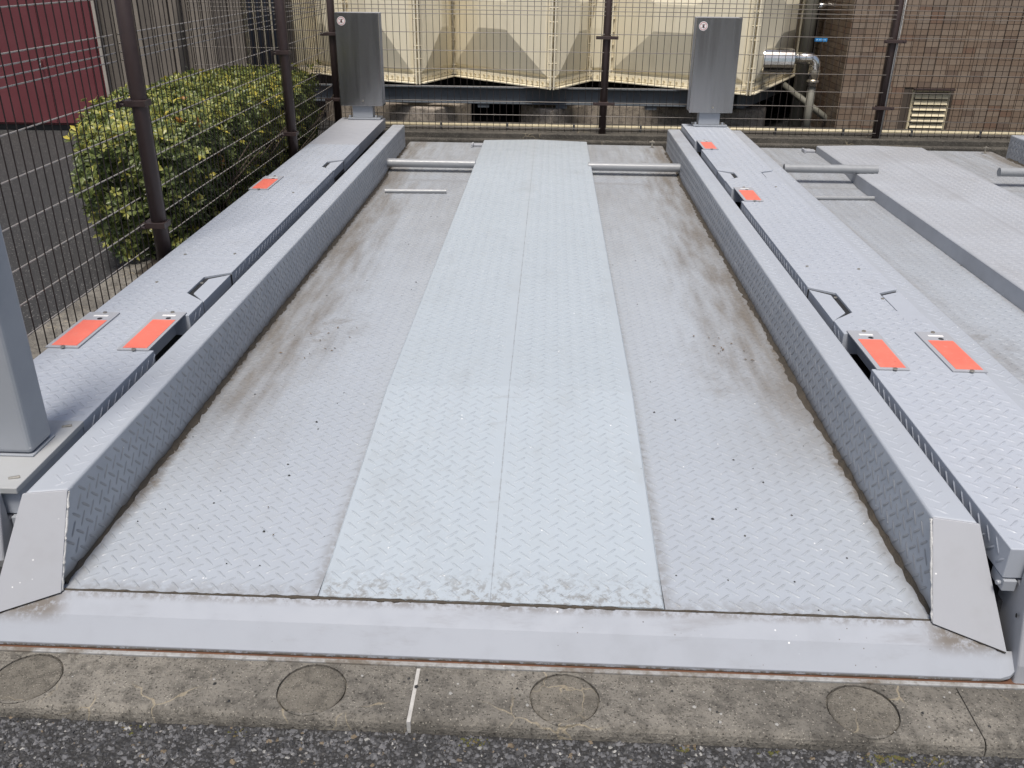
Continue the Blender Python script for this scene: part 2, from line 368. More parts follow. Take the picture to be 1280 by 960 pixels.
# ================================================================== SETTING
# ground sheet with the open pit of the parking machine cut out of it
GZ = -.122
PX0, PX1, PY0, PY1 = -1.72, 6.2, 1.49, 7.10
b = MB()
xs = [-60, PX0, PX1, 60]; ys = [-60, PY0, PY1, 60]
for i in range(3):
    for j in range(3):
        if i == 1 and j == 1: continue
        b.add([(xs[i], ys[j], GZ), (xs[i+1], ys[j], GZ), (xs[i+1], ys[j+1], GZ), (xs[i], ys[j+1], GZ)], [(0, 1, 2, 3)])
ground = b.build('ground', M_asph); ground['kind'] = 'structure'
b = MB()
pz = -.75
b.add([(PX0, PY0, pz), (PX1, PY0, pz), (PX1, PY1, pz), (PX0, PY1, pz)], [(0, 1, 2, 3)])
for (xa, ya), (xb, yb) in (((PX0, PY0), (PX1, PY0)), ((PX1, PY0), (PX1, PY1)), ((PX1, PY1), (PX0, PY1)), ((PX0, PY1), (PX0, PY0))):
    b.add([(xa, ya, pz), (xb, yb, pz), (xb, yb, GZ-.004), (xa, ya, GZ-.004)], [(0, 1, 2, 3)])
pit = b.build('pit_floor', M_conc3); pit['kind'] = 'structure'

# loose-looking stone chips standing proud of the asphalt in front of the kerb
b = MB()
for k in range(12500):
    x = rng.uniform(-1.45, 1.45); y = 1.318-abs(rng.normal(0, .10)) if k % 3 else rng.uniform(1.02, 1.318)
    if y < .95: continue
    s = rng.uniform(.0025, .0070)*(1.35 if rng.random() < .15 else 1)
    pts = []
    a0 = rng.uniform(0, 6.28); ex = rng.uniform(.6, 1.5)
    for q in range(5):
        a = a0+q*1.2566+rng.uniform(-.3, .3); r = s*rng.uniform(.7, 1.2)
        pts.append((x+r*math.cos(a)*ex, y+r*math.sin(a), GZ-.001))
    pts.append((x+rng.uniform(-.4, .4)*s, y+rng.uniform(-.4, .4)*s, GZ+s*rng.uniform(.35, .9)))
    pts.append((x+rng.uniform(-.6, .6)*s, y+rng.uniform(-.6, .6)*s, GZ+s*rng.uniform(.3, .8)))
    u = rng.random(); mi = 0 if u < .52 else 1 if u < .965 else 2 if u < .985 else 3
    b.add(pts, [(0, 1, 5), (1, 2, 6, 5), (2, 3, 6), (3, 4, 6), (4, 0, 5, 6)], mi)
o = b.build('gravel', M_chips, kind='stuff')
# front kerb: cast blocks with mortar-filled core holes
KZ = -.09
kerb = structure('kerb')
def kerb_block(x0, x1, plugs):
    y0, y1 = 1.322, 1.474; b = MB(); n = 36
    yc = 1.3985; r = .0735
    cells = sorted(plugs); edges = [x0]; segs = []
    cur = x0; F = .0085
    yt0 = y0+.014
    def quadtop(xa, xb): b.add([(xa, yt0, KZ), (xb, yt0, KZ), (xb, y1, KZ), (xa, y1, KZ)], [(0, 1, 2, 3)])
    for px in cells:
        xa, xb = max(x0, px-.09), min(x1, px+.09)
        if xa > cur: quadtop(cur, xa)
        inner = []; outer = []; low = []
        for k in range(n):
            a = 2*math.pi*k/n; cx_, sy_ = math.cos(a), math.sin(a)
            rr = r*(1+.012*math.sin(3*a+px*9))
            inner.append((px+rr*cx_, yc+rr*sy_*.985, KZ)); low.append((px+rr*cx_, yc+rr*sy_*.985, KZ-F))
            t = 1/max(abs(cx_)/.09, abs(sy_)/(y1-yc) if sy_ > 0 else abs(sy_)/(yc-yt0))
            outer.append((min(max(px+t*cx_, xa), xb), min(max(yc+t*sy_, yt0), y1), KZ))
        b.add(inner+outer, [(n+i, n+(i+1) % n, (i+1) % n, i) for i in range(n)])
        for cx0, cy0 in ((xa, yt0), (xb, yt0), (xb, y1), (xa, y1)):
            # corner triangle between the two ring points next to this corner
            best = sorted(range(n), key=lambda i: (outer[i][0]-cx0)**2+(outer[i][1]-cy0)**2)[:2]
            i, j = sorted(best)
            if (i, j) == (0, n-1): i, j = j, i
            b.add([outer[i], (cx0, cy0, KZ), outer[j]], [(0, 1, 2)])
        b.add(inner+low, [(i, (i+1) % n, n+(i+1) % n, n+i) for i in range(n)])
        b.add(low, [tuple(range(n))])
        cur = xb
    if cur < x1: quadtop(cur, x1)
    # rounded front arris and face, ends
    prof = [(yt0, KZ), (y0+.006, KZ-.003), (y0+.001, KZ-.009), (y0-.002, KZ-.02), (y0-.004, GZ-.05)]
    for (ya, za), (yb, zb) in zip(prof, prof[1:]):
        m = max(2, int((x1-x0)/.03)); 
        for k in range(m):
            xa = x0+(x1-x0)*k/m; xb = x0+(x1-x0)*(k+1)/m
            b.add([(xa, yb, zb), (xb, yb, zb), (xb, ya, za), (xa, ya, za)], [(0, 1, 2, 3)])
    for xe in (x0, x1): b.add([(xe, y0, GZ-.05), (xe, y1, GZ-.05), (xe, y1, KZ), (xe, yt0, KZ), (xe, y0-.002, KZ-.02)], [(0, 1, 2, 3, 4) if xe == x1 else (4, 3, 2, 1, 0)])
    blk = b.build('kerb_block', M_conc, kerb)
    for px in cells:
        pb = MB(); pts = []
        pr = r-.0035
        for ring, (rr, zz) in enumerate(((pr, KZ-.012), (pr, KZ-.002), (pr-.003, KZ+.0003), (0.001, KZ+.0012))):
            for k in range(n): pts.append((px+rr*math.cos(2*math.pi*k/n), yc+rr*math.sin(2*math.pi*k/n)*.985, zz))
        fs = []
        for q in range(3):
            for k in range(n): fs.append((q*n+k, q*n+(k+1) % n, (q+1)*n+(k+1) % n, (q+1)*n+k))
        pb.add(pts, fs); pb.build('core_plug', M_plug, blk)
kerb_block(-2.6, -.258, [-2.15, -1.62, -1.085, -.47])
kerb_block(-.249, .898, [.063, .68])
kerb_block(.9005, 3.4, [1.28, 1.85, 2.4, 2.95])
jm = MB(); jm.box(-.2575, -.2495, 1.321, 1.472, GZ, KZ-.002); jm.build('joint_filler', simple('pale_joint_filler', (.42, .41, .39), .8, 0, .3, 60, .5, .003), kerb)
b = MB(); b.box(-2.6, 3.4, 1.4755, 1.56, -.14, KZ+.004); ea = b.build('edge_angle', paint('edge_angle_enamel', (.32, .325, .325), lambda g: g.m_('MAXIMUM', g.m_('MULTIPLY', g.step(g.noise(7, 6, .75), .44, .62), .85), g.m_('MULTIPLY', g.step(g.noise(60, 4, .7), .45, .6), .45)), .6), kerb, .002)
b = MB(); b.box(-2.6, 3.4, 1.4855, 1.54, KZ+.003, KZ+.0055); b.build('rusted_rail', M_rust, kerb, .002)

# rear kerb behind the pit
b = MB(); b.box(-1.72, 5.4, 7.10, 7.95, -.7, .045); rk = b.build('rear_kerb', M_conc3, None, .012); rk['kind'] = 'structure'
b = MB(); b.box(-1.72, 5.4, 7.1505, 7.20, .02, .085); b.build('upstand', M_conc3, rk, .006)
# left planting kerb and soil
b = MB(); b.box(-2.10, -1.74, .4, 4.05, -.2, -.085); b.box(-2.10, -2.0, 4.052, 7.6, -.2, -.085); lk = b.build('planter_kerb', M_conc, None, .012); lk['kind'] = 'structure'
b = MB(); b.box(-1.735, -1.60, 1.0, 7.1, -.7, .06); k2 = b.build('pit_kerb', M_conc3, None, .01); k2['kind'] = 'structure'
b = MB()
nx, ny = 14, 40
vs = []; fs = []
for j in range(ny+1):
    for i in range(nx+1): vs.append((-1.999+.262*i/nx, 4.054+3.5*j/ny, -.10+.02*random.random()))
for j in range(ny):
    for i in range(nx): q = j*(nx+1)+i; fs.append((q, q+1, q+nx+2, q+nx+1))
b.add(vs, fs); so = b.build('soil', M_soil, None, 0, True); so['kind'] = 'structure'

# ================================================================== PARKING PALLET (local origin: centre of the front seam)
LEN, HW, GT = 5.45, .98, .195
def zfl(y):
    y = np.asarray(y, float); return np.interp(y, [0, 4.25, 4.52, 5.45], [0, 0, .028, .03])
def zhump(x, y):
    y = np.asarray(y, float); ramp = np.interp(y, [0, .15, .95, 6], [0.003, .012, .08, .08])
    return ramp+.010*(ramp/.08)*(1-np.abs(x)/.39)
pallet = thing('parking_pallet', 'grey checker plate parking pallet in the centre with raised hump and two side guides', 'parking pallet', (-.105, 1.58, 0), 0, 'steel parking pallets')
for s in (-1, 1):
    b = MB(); yst = [.006, .6, 1.4, 2.2, 3, 3.7, 4.25, 4.52, 5.0, 5.45]
    xa, xb = (.392, .979)
    vs = []
    for y in yst:
        z = float(zfl(y)); vs += [(s*xa, y, z), (s*xb, y, z), (s*xb, y, z-.05), (s*xa, y, z-.05)]
    fs = []
    for i in range(len(yst)-1):
        for k in range(4):
            f = (i*4+k, i*4+(k+1) % 4, i*4+4+(k+1) % 4, i*4+4+k); fs.append(f if s < 0 else f[::-1])
    fs += [(0, 3, 2, 1), tuple(4*(len(yst)-1)+q for q in range(4))]
    b.add(vs, fs); tp = b.build('track_plate', M_track, pallet)
    tread('tread', M_track_t, tp, lambda U, V, H: (U, V, zfl(V)+H), *((xa, xb) if s > 0 else (-xb, -xa)), .006, LEN)
    # hump half
    b = MB(); yst = [.006, .15, .4, .7, .95, 2.5, 4, 5.29]; vs = []
    for y in yst:
        zi, zo = float(zhump(0, y)), float(zhump(.39, y)); vs += [(s*.0002, y, zi), (s*.386, y, zo), (s*.39, y, zo-.004), (s*.391, y, -.045), (s*.0002, y, -.045)]
    fs = []; n = 5
    for i in range(len(yst)-1):
        for k in range(n):
            f = (i*n+k, i*n+(k+1) % n, i*n+n+(k+1) % n, i*n+n+k); fs.append(f if s < 0 else f[::-1])
    fs += [(0, 4, 3, 2, 1), tuple(n*(len(yst)-1)+q for q in range(n))]
    b.add(vs, fs); hp = b.build('hump_plate', M_hump, pallet)
    tread('tread', M_hump_t, hp, lambda U, V, H: (U, V, zhump(U, V)+H), *((.004, .385) if s > 0 else (-.385, -.004)), .006, 5.29)
    # side guide: bent box, front end cut on a slant
    yb = 5.22
    prof0 = [(.98, .0, .0), (.98, .118, GT), (1.072, .098, GT), (1.104, -.025, -.006)]
    prof1 = [(.98, yb, -.006), (.98, yb, GT), (1.072, yb, GT), (1.072, yb, -.006)]
    b = MB(); vs = [(s*x, y, z) for x, y, z in prof0+prof1]
    fs = [(0, 1, 2, 3), (7, 6, 5, 4)]+[(k, k+4, (k+1) % 4+4, (k+1) % 4) for k in range(4)]
    if s < 0: fs = [f[::-1] for f in fs]
    b.add(vs, [f[::-1] for f in fs]); gd = b.build('side_guide', M_guide, pallet, .007, False, 3)
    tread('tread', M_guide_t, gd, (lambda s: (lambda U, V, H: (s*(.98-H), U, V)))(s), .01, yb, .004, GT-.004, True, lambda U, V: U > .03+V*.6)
    tread('tread', M_guide, gd, (lambda s: (lambda U, V, H: (s*(U), V, GT+H)))(s), .983, 1.07, .12, yb, True, h=.0013)
    # smooth end plate welded over the slanted end
    b = MB(); q = [(.972, -.004, .0), (.977, .116, GT+.0005), (1.071, .0955, GT+.0005), (1.116, -.0545, -.030)]
    t = (0, -.004, .002)
    vs = [(s*x, y+t[0], z) for x, y, z in q]+[(s*x, y+t[1]-.004, z+t[2]) for x, y, z in q]
    fs = [(3, 2, 1, 0), (4, 5, 6, 7), (0, 1, 5, 4), (1, 2, 6, 5), (2, 3, 7, 6), (3, 0, 4, 7)]
    b.add(vs, fs if s < 0 else [f[::-1] for f in fs]); ep = b.build('end_plate', M_plain, pallet, .001)
    b = MB(); path = []
    for k in range(26):
        f = k/25; path.append((s*(.9735+.003*f+rng.uniform(-.001, .001)), -.006+.118*f+rng.uniform(-.0015, .0015), .002+f*(GT-.004)))
    b.tube(path, [rng.uniform(.0028, .0048) for _ in path], 6); b.build('weld_bead', M_weld, ep, smooth=True)
    # stop bar
    b = MB(); b.tube([(s*(.386 if s < 0 else .37), 4.42, .075), (s*.99, 4.42, .075)], .028, 24); b.build('stop_bar', M_pipe, pallet, smooth=False)
# lip: folded front edge
b = MB()
cr, ed, zc, ze = -.050, -.092, -.027, -.073
def lipcol(x): return x
topl = [(-.972, -.002, .001), (.972, -.002, .001)]
outer_x = 1.14
def edge_y(x):  # rounded ends
    d = abs(x)-(outer_x-.03)
    return ed if d <= 0 else ed+.03*(1-math.sqrt(max(0, 1-(d/.03)**2)))
xsx = [-1.14, -1.137, -1.131, -1.12, -1.10, -.972, -.6, -.2, .2, .6, .972, 1.10, 1.12, 1.131, 1.137, 1.14]
vs = []; fs = []
for x in xsx:
    ax = abs(x)
    if ax <= .972: y0, z0 = -.002, .001
    else:
        f = min(1, (ax-.972)/.144); y0, z0 = -.002-.053*f, .001-.031*f
    ym, zm = min(cr, y0-.0005), min(zc, z0-.0002)
    ye = min(edge_y(x), ym-.0005)
    zeff = zm+(ze-zm)*(ye-ym)/(ed-cr)
    vs += [(x, y0, z0), (x, ym, zm), (x, ye, zeff), (x, ye, zeff-.009), (x, y0, z0-.06)]
n = 5
for i in range(len(xsx)-1):
    for k in range(n): fs.append((i*n+k, i*n+(k+1) % n, (i+1)*n+(k+1) % n, (i+1)*n+k))
fs += [tuple(range(n-1, -1, -1)), tuple((len(xsx)-1)*n+q for q in range(n))]
b.add(vs, fs); b.build('front_lip', M_lip, pallet, .003, False, 2)
# mud packed into the seam between lip and floor
b = MB(); path = []; rad = []
for k in range(160):
    f = k/159; path.append((-.975+1.95*f, .002+rng.uniform(-.0012, .0012), -.0005+rng.uniform(-.0008, .001))); rad.append(rng.uniform(.0025, .0050)*(1.25 if .25 < f < .65 else .9))
b.tube(path, rad, 5); b.build('seam_mud', M_mud, pallet, smooth=True)
for s in (-1, 1):
    b = MB(); path = []; rad = []
    for k in range(30):
        f = k/29; path.append((s*(.972+.144*f), -.003-.054*f+rng.uniform(-.0015, .0015), .000-.030*f)); rad.append(rng.uniform(.003, .0055))
    b.tube(path, rad, 5); b.build('seam_mud', M_mud, pallet, smooth=True)
    # drifts of grit in the corner between floor and guide
    b = MB(); ny = 220; vs = []; fs = []
    for k in range(ny+1):
        y = .02+5.15*k/ny; wd = (.005+.015*rng.random()+.007*math.sin(y*3.1+s)**2)*min(1, .35+y*.9); hh = .003+.006*rng.random()
        z = float(zfl(y)); vs += [(s*(.9795-wd), y, z-.001), (s*(.9795-wd*.45), y, z+hh*.7), (s*.9795, y, z+hh*1.6)]
    for k in range(ny):
        for q in range(2):
            f = (k*3+q, k*3+q+1, k*3+q+4, k*3+q+3); fs.append(f if s > 0 else f[::-1])
    b.add(vs, fs); b.build('corner_grit', M_mud, pallet, kind='stuff')
b = MB(); b.tube([(-.905, 3.87, .012), (-.525, 3.89, .012)], .013, 12); b.build('welded_rod', M_pipe, pallet)
b = MB(); b.box(-.47, -.395, 5.28, 5.34, .031, .047); b.box(-.485, -.470, 5.25, 5.34, .031, .055); b.build('rear_bracket', M_plain, pallet, .003)
b = MB(); b.box(.885, .897, 5.36, 5.372, .03, .085); b.box(.87, .91, 5.355, 5.378, .07, .078); b.build('rear_hook', M_bolt, pallet, .002)
b = MB(); b.box(-1.0, 1.0, .05, 5.4, -.22, -.055); b.build('under_frame', M_dark, pallet)

pal2 = copy_tree(pallet); pal2.location = (2.395, 1.58, 0)
pal2['label'] = 'grey checker plate parking pallet beyond the walkway, cut off by the right photo edge'
for ch in pal2.children:
    n = ch.name.split('.')[0]
    if n == 'stop_bar': ch.location = (.13 if ch.data.vertices[0].co.x < 0 else .15, -.09, .03)
    if n == 'welded_rod': ch.location = (.14, .04, 0)
    if n == 'hump_plate':
        for q in [ch]+list(ch.children): q.data = q.data.copy(); q.data.materials[0] = M_hump2

# ================================================================== WALKWAYS between the pallets
DZ = .20
def in_poly_any(boxes):
    def keep(U, V):
        k = np.ones(len(U), bool)
        for x0, x1, y0, y1 in boxes: k &= ~((U > x0) & (U < x1) & (V > y0) & (V < y1))
        return k
    return keep
def walkway(name, label, loc, rz, s, panels, hexes, plates, width=.335, start=0.0):
    """local x runs outwards from the pallet-side edge (times s), y away from the camera"""
    t = thing(name, label, 'walkway', loc, rz, 'raised checker plate walkways')
    for (ya, yb_, trd) in panels:
        ib = []; ob = []  # notches on inner / outer edge
        for (side, y0, y1) in hexes:
            if ya < y0 < yb_: (ib if side == 'in' else ob).append((y0, y1))
        nb = [(p[1], p[2]) for p in plates if p[0] == 'in' and ya < p[1] < yb_]
        inner = [(0, ya)]
        ev = sorted([(a, b_, 'h') for a, b_ in ib]+[(a+.01, b_-.015, 'n') for a, b_ in nb])
        for a, b_, k in ev:
            if k == 'h': inner += [(0, a), (.088, a+.085), (.088, b_-.06), (0, b_)]
            else: inner += [(0, a), (.055, a), (.055, b_), (0, b_)]
        inner += [(0, yb_)]
        outer = [(width, yb_)]
        for a, b_ in sorted(ob, reverse=True): outer += [(width, b_), (width-.085, b_-.05), (width-.085, a+.07), (width, a)]
        outer += [(width, ya)]
        poly = outer[::-1]+inner[::-1]          # ccw for s=+1
        poly = [(s*x, y) for x, y in poly]
        if s < 0: poly = poly[::-1]
        b = MB(); b.prism(poly, DZ-.075, DZ)
        dp = b.build('deck_panel', M_deck if trd else M_plain, t, .0025, False, 2)
        if trd:
            cut = [(-.02, .10, a-.01, b_+.01) for a, b_ in ib]+[(width-.10, width+.02, a-.01, b_+.01) for a, b_ in ob]
            cut += [((-.02, .115) if p[0] == 'in' else (width-.12, width+.03))+(p[1]-.02, p[2]+.02) for p in plates]
            kp = in_poly_any(cut)
            tread('tread', M_deck_t, dp, lambda U, V, H: (s*U, V, DZ+H), .004, width-.004, ya+.004, yb_-.004, True, kp)
            cut2 = [(a-.01, b_+.01) for a, b_ in ib]+[(a, b_) for a, b_ in nb]
            def kp2(U, V):
                k = np.ones(len(U), bool)
                for a, b_ in cut2: k &= ~((U > a) & (U < b_))
                return k
            tread('tread', M_deck_t, dp, lambda U, V, H: (-s*H, U, V), ya+.004, yb_-.004, DZ-.072, DZ-.003, True, kp2)
        for a, b_ in ib:
            g_ = .022; pf = [(-.0, a+.004), (.088-g_, a+.085+.004), (.088-g_, b_-.06-g_*.8), (.0, b_-g_)]
            pf = [(s*x, y) for x, y in pf[::-1]]
            b = MB(); b.prism(pf if s > 0 else pf[::-1], DZ-.05, DZ-.004); b.build('hatch_flap', M_deck, t, .002)
            gk = [(s*x, y) for x, y in [(.001, a+.001), (.0875, a+.0855), (.0875, b_-.0605), (.001, b_-.001)][::-1]]
            b = MB(); b.prism(gk if s > 0 else gk[::-1], DZ-.07, DZ-.009); b.build('hatch_gap_fill', M_black, t)  # black plate added in the notch so the gap looks dark
        for a, b_ in ob:
            g_ = .006; pf = [(width, b_-.022), (width-.085+g_, b_-.05-.020), (width-.085+g_, a+.07), (width, a+.004)]
            pf = [(s*x, y) for x, y in pf]
            b = MB(); b.prism(pf if s > 0 else pf[::-1], DZ-.06, DZ-.003); b.build('hatch_flap', M_deck, t, .002)
            gk = [(s*x, y) for x, y in [(width-.001, b_-.001), (width-.0845, b_-.0505), (width-.0845, a+.0705), (width-.001, a+.001)]]
            b = MB(); b.prism(gk if s > 0 else gk[::-1], DZ-.07, DZ-.009); b.build('hatch_gap_fill', M_black, t)  # same added black fill darkening the outer-edge gap
    for (side, y0, y1) in plates:
        x0, x1 = (.012, .112) if side == 'in' else (width-.098, width+.006)
        xa, xb = sorted((s*x0, s*x1))
        b = MB(); b.box(xa, xb, y0, y1, DZ+.0005, DZ+.0055); pl = b.build('reflector_plate', M_plain, t, .001)
        b = MB(); b.box(xa+.014, xb-.010, y0+.012, y1-.078, DZ+.0052, DZ+.0066); b.build('red_sheet', M_red, pl)
        xm = (xa+xb)/2; b = MB(); b.disc((xm+.01, y1-.062, DZ+.0052), .0085, .001, 16); b.build('bolt_hole', M_black, pl)
        b = MB(); b.box(xa+.03, xb-.025, y1-.042, y1-.03, DZ+.0052, DZ+.0060); b.build('label_strip', M_white, pl)
        for yy in (y0-.001, y1-.008):
            b = MB(); b.disc((xm+.004, yy, DZ+.005), .007, .004, 8); b.build('bolt', M_bolt, pl)
    for (xx, yy) in ((.07, 1.55), (.24, 1.55), (.06, 1.92), (.26, 1.90), (.09, 3.0), (.25, 3.35)):
        b = MB(); b.disc((s*xx, yy, DZ+.0005), .006, .003, 8); b.build('bolt', M_bolt, t)
    ymx = max(p[1] for p in panels)
    b = MB(); xa, xb = sorted((s*.022, s*(width-.02))); b.box(xa, xb, .03, ymx-.02, -.5, DZ-.16); b.build('support_beam', M_dark, t)
    # folded cover over the front end
    b = MB(); pr = [(start-.004, DZ-.002), (start-.022, DZ-.012), (start-.085, -.04), (start-.09, -.125), (start+.06, -.125), (start+.06, DZ-.08), (start-.004, DZ-.08)]
    xa, xb = sorted((s*.035, s*(width-.01)))
    n = len(pr); vs = [(xa, y, z) for y, z in pr]+[(xb, y, z) for y, z in pr]
    b.add(vs, [tuple(range(n)), tuple(range(2*n-1, n-1, -1))]+[(i, n+i, n+(i+1) % n, (i+1) % n) for i in range(n)]); fc = b.build('front_cover', M_plain, t, .006, False, 3)
    b = MB(); xh = s*.0345
    b.add([(xh-s*.004+0*q, start-.035+.004*math.cos(q*.785), .055+.006*math.sin(q*.785)) for q in range(8)], [tuple(range(8)) if s > 0 else tuple(range(7, -1, -1))]); b.build('drain_hole', M_black, fc)
    b = MB(); xa, xb = sorted((s*.002, s*.030)); b.box(xa, xb, start-.006, start+.05, DZ-.105, DZ-.078)
    b.tube([(s*.010, start+.01, DZ-.092), (s*-.006, start+.006, DZ-.092)], .006, 8); b.build('end_bracket', M_post, t, .002)
    return t
Y0 = 1.575
wl = walkway('side_walkway', 'checker plate walkway along the left fence carrying the grey post', (-1.198, Y0, 0), .0145, -1,
    [(.44, 1.855, True), (1.86, 4.375, True), (4.38, 5.50, False)], [('in', 1.36, 1.69), ('in', 3.58, 3.88)],
    [('in', .905, 1.235), ('out', .915, 1.22), ('out', 3.05, 3.37)], .335, .115)
wr = walkway('side_walkway', 'checker plate walkway between the two pallets with five orange reflectors', (.990, Y0, 0), -.003, 1,
    [(.0, 1.848, True), (1.853, 5.45, True)], [('in', 1.32, 1.67), ('out', 1.36, 1.67), ('in', 3.50, 3.78), ('out', 3.52, 3.80)],
    [('in', .905, 1.215), ('out', .905, 1.22), ('in', 3.005, 3.31), ('in', 4.41, 4.735)], .335, .0)
wr['label'] = 'checker plate walkway between the two pallets with four orange reflectors'
# front base plate of the left walkway
b = MB(); b.box(-.335, .004, .105, .437, DZ-.012, DZ+.004); bp = b.build('base_plate', paint('base_plate_enamel', (.36, .37, .375), light_dirt, .5), wl, .002)
b = MB(); b.box(-.33, -.002, .12, .437, DZ-.075, DZ-.013); b.build('deck_end', M_deck, wl, .002)
for yy in (.145, .40):
    b = MB(); b.tube([(-.035, yy, DZ+.005), (-.012, yy+.006, DZ+.007)], .0035, 6); b.build('clip', M_bolt, bp)

# ------------------------------------------------------------------ grey post on the left walkway
t = thing('steel_post', 'square grey steel post rising at the left edge of the photo', 'post', (-1.288, 1.872, DZ+.004))
b = MB(); pts = [(-.055, -.05), (.055, -.05), (.055, .05), (-.055, .05)]; b.prism(pts, .006, 1.30); b.build('shaft', M_post, t, .012, False, 3)
b = MB(); b.box(-.058, .058, -.053, .053, .0, .0055); b.build('foot_plate', M_post, t, .002)
b = MB(); b.box(-.06, .06, -.055, .055, 1.3005, 1.312); b.build('top_cap', M_post, t, .003)

# ------------------------------------------------------------------ equipment boxes at the far ends of the walkways
def box_thing(label, loc, rz):
    t = thing('equipment_box', label, 'equipment box', loc, rz, 'steel boxes standing on the walkways')
    W, D, Z0, Z1 = .158, .15, .105, .755
    b = MB(); b.box(-W, W, -D/2+.014, D/2, Z0, Z1); b.build('cabinet', M_plain, t, .003)
    b = MB(); b.box(-W-.003, W+.003, -D/2, -D/2+.0135, Z0-.004, Z1+.003); d = b.build('door', M_steel, t, .003)
    b = MB(); b.disc((.012, -D/2-.0005, Z0+.035), .007, .005, 14, 0, 'y'); b.build('lock', M_bolt, d)
    b = MB(); b.disc((-W+.045, -D/2-.0003, Z1-.055), .031, .0012, 28, 0, 'y'); st = b.build('round_sticker', M_white, d)
    b = MB(); n = 24; cx_, cz_ = -W+.045, Z1-.055; vs = []
    for rr in (.0265, .0235):
        vs += [(cx_+rr*math.cos(2*math.pi*k/n), -D/2-.0022, cz_+rr*math.sin(2*math.pi*k/n)) for k in range(n)]
    b.add(vs, [(k, (k+1) % n, n+(k+1) % n, n+k) for k in range(n)])
    for a in (.785, -.785):
        c_, s_ = math.cos(a), math.sin(a); q = [(-.020, -.0014), (.020, -.0014), (.020, .0014), (-.020, .0014)]
        b.add([(cx_+x*c_-z*s_, -D/2-.0023, cz_+x*s_+z*c_) for x, z in q], [(0, 1, 2, 3)])
    b.build('prohibition_mark', M_redink, st)
    b = MB()
    b.disc((cx_+.002, -D/2-.0024, cz_+.009), .0045, .0004, 10, 0, 'y'); b.box(cx_-.004, cx_+.006, -D/2-.0028, -D/2-.0024, cz_-.012, cz_+.004); b.build('pictogram', M_black, st)
    b = MB(); b.box(-.078, .078, -.05, .05, .012, Z0-.001); b.build('neck', M_post, t, .004)
    b = MB(); b.box(-.115, .135, -.065, .07, 0, .012)
    for x in (-.10, .10): b.tube([(x, -.05, .01), (x, -.05, .03)], .008, 6)
    b.build('base_flange', M_post, t, .002)
    return t
box_thing('tall steel box by the corner fence post, on the left walkway', (-1.432, 7.02, DZ+.003), .0145)
box_thing('tall steel box behind the orange reflector, on the walkway between the pallets', (1.192, 6.955, DZ+.003), 0)

# ================================================================== FENCES
WZ = [.115, .21, .312, .42, .55, .683, .814, .945, .974, 1.005, 1.038, 1.165, 1.29, 1.42, 1.55, 1.68, 1.80]
def mesh_panel(parent, length, spacing=.0515, hm=None):
    b = MB()
    n = int(length/spacing); off = (length-n*spacing)/2
    for k in range(n+1):
        x = off+k*spacing; b.tube([(x, 0, .085), (x, 0, 1.83)], .0022, 5, 0, False)
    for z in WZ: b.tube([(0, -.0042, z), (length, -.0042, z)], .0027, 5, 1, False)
    for z in (.098,): b.tube([(0, .0045, z), (length, .0045, z)], .0024, 5, 0, False)
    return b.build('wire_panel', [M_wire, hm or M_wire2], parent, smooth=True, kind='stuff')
def fence(name, label, p0, rz, posts, panels, hm=None):
    t = thing(name, label, 'fence', p0, rz)
    for a, c_ in panels:
        m = mesh_panel(t, c_-a, hm=hm); m.location = (a, 0, 0)
    for x in posts:
        b = MB(); b.tube([(x, .045, -.13), (x, .045, 1.90)], .030, 16); p = b.build('post', M_brown, t, smooth=True)
        b = MB(); b.tube([(x, .045, 1.90), (x, .045, 1.915)], [.033, .026], 16); b.build('cap', M_brown, p)
        for z in (.305, .79, 1.55):
            b = MB(); b.box(x-.085, x+.085, -.012, -.0075, z-.012, z+.012); b.box(x-.035, x+.035, -.0075, .08, z-.012, z+.012)
            for dx in (-.065, .065): b.tube([(x+dx, -.018, z), (x+dx, .012, z)], .007, 6)
            b.build('clamp', M_brown, p, .002)
    return t
FY = 7.26
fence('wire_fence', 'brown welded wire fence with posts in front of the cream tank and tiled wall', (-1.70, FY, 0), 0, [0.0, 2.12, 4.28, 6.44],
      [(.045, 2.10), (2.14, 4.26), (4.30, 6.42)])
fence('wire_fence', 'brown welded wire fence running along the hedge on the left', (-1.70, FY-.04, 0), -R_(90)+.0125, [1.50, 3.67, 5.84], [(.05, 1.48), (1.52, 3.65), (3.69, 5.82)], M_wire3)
ft = thing('wire_fence', 'wire fence piece carrying on behind the hedge past the corner post', 'fence', (-2.80, FY+.02, 0)); mesh_panel(ft, 1.03)
b = MB(); b.tube([(2.605, FY+.03, .03), (2.612, FY+.018, 1.0), (2.618, FY+.022, 1.9)], .0085, 10); tag(b.build('conduit', simple('white_conduit', (.62, .60, .56), .4), smooth=True), 'thin white conduit running up the brown fence post by the tiled wall', 'conduit')

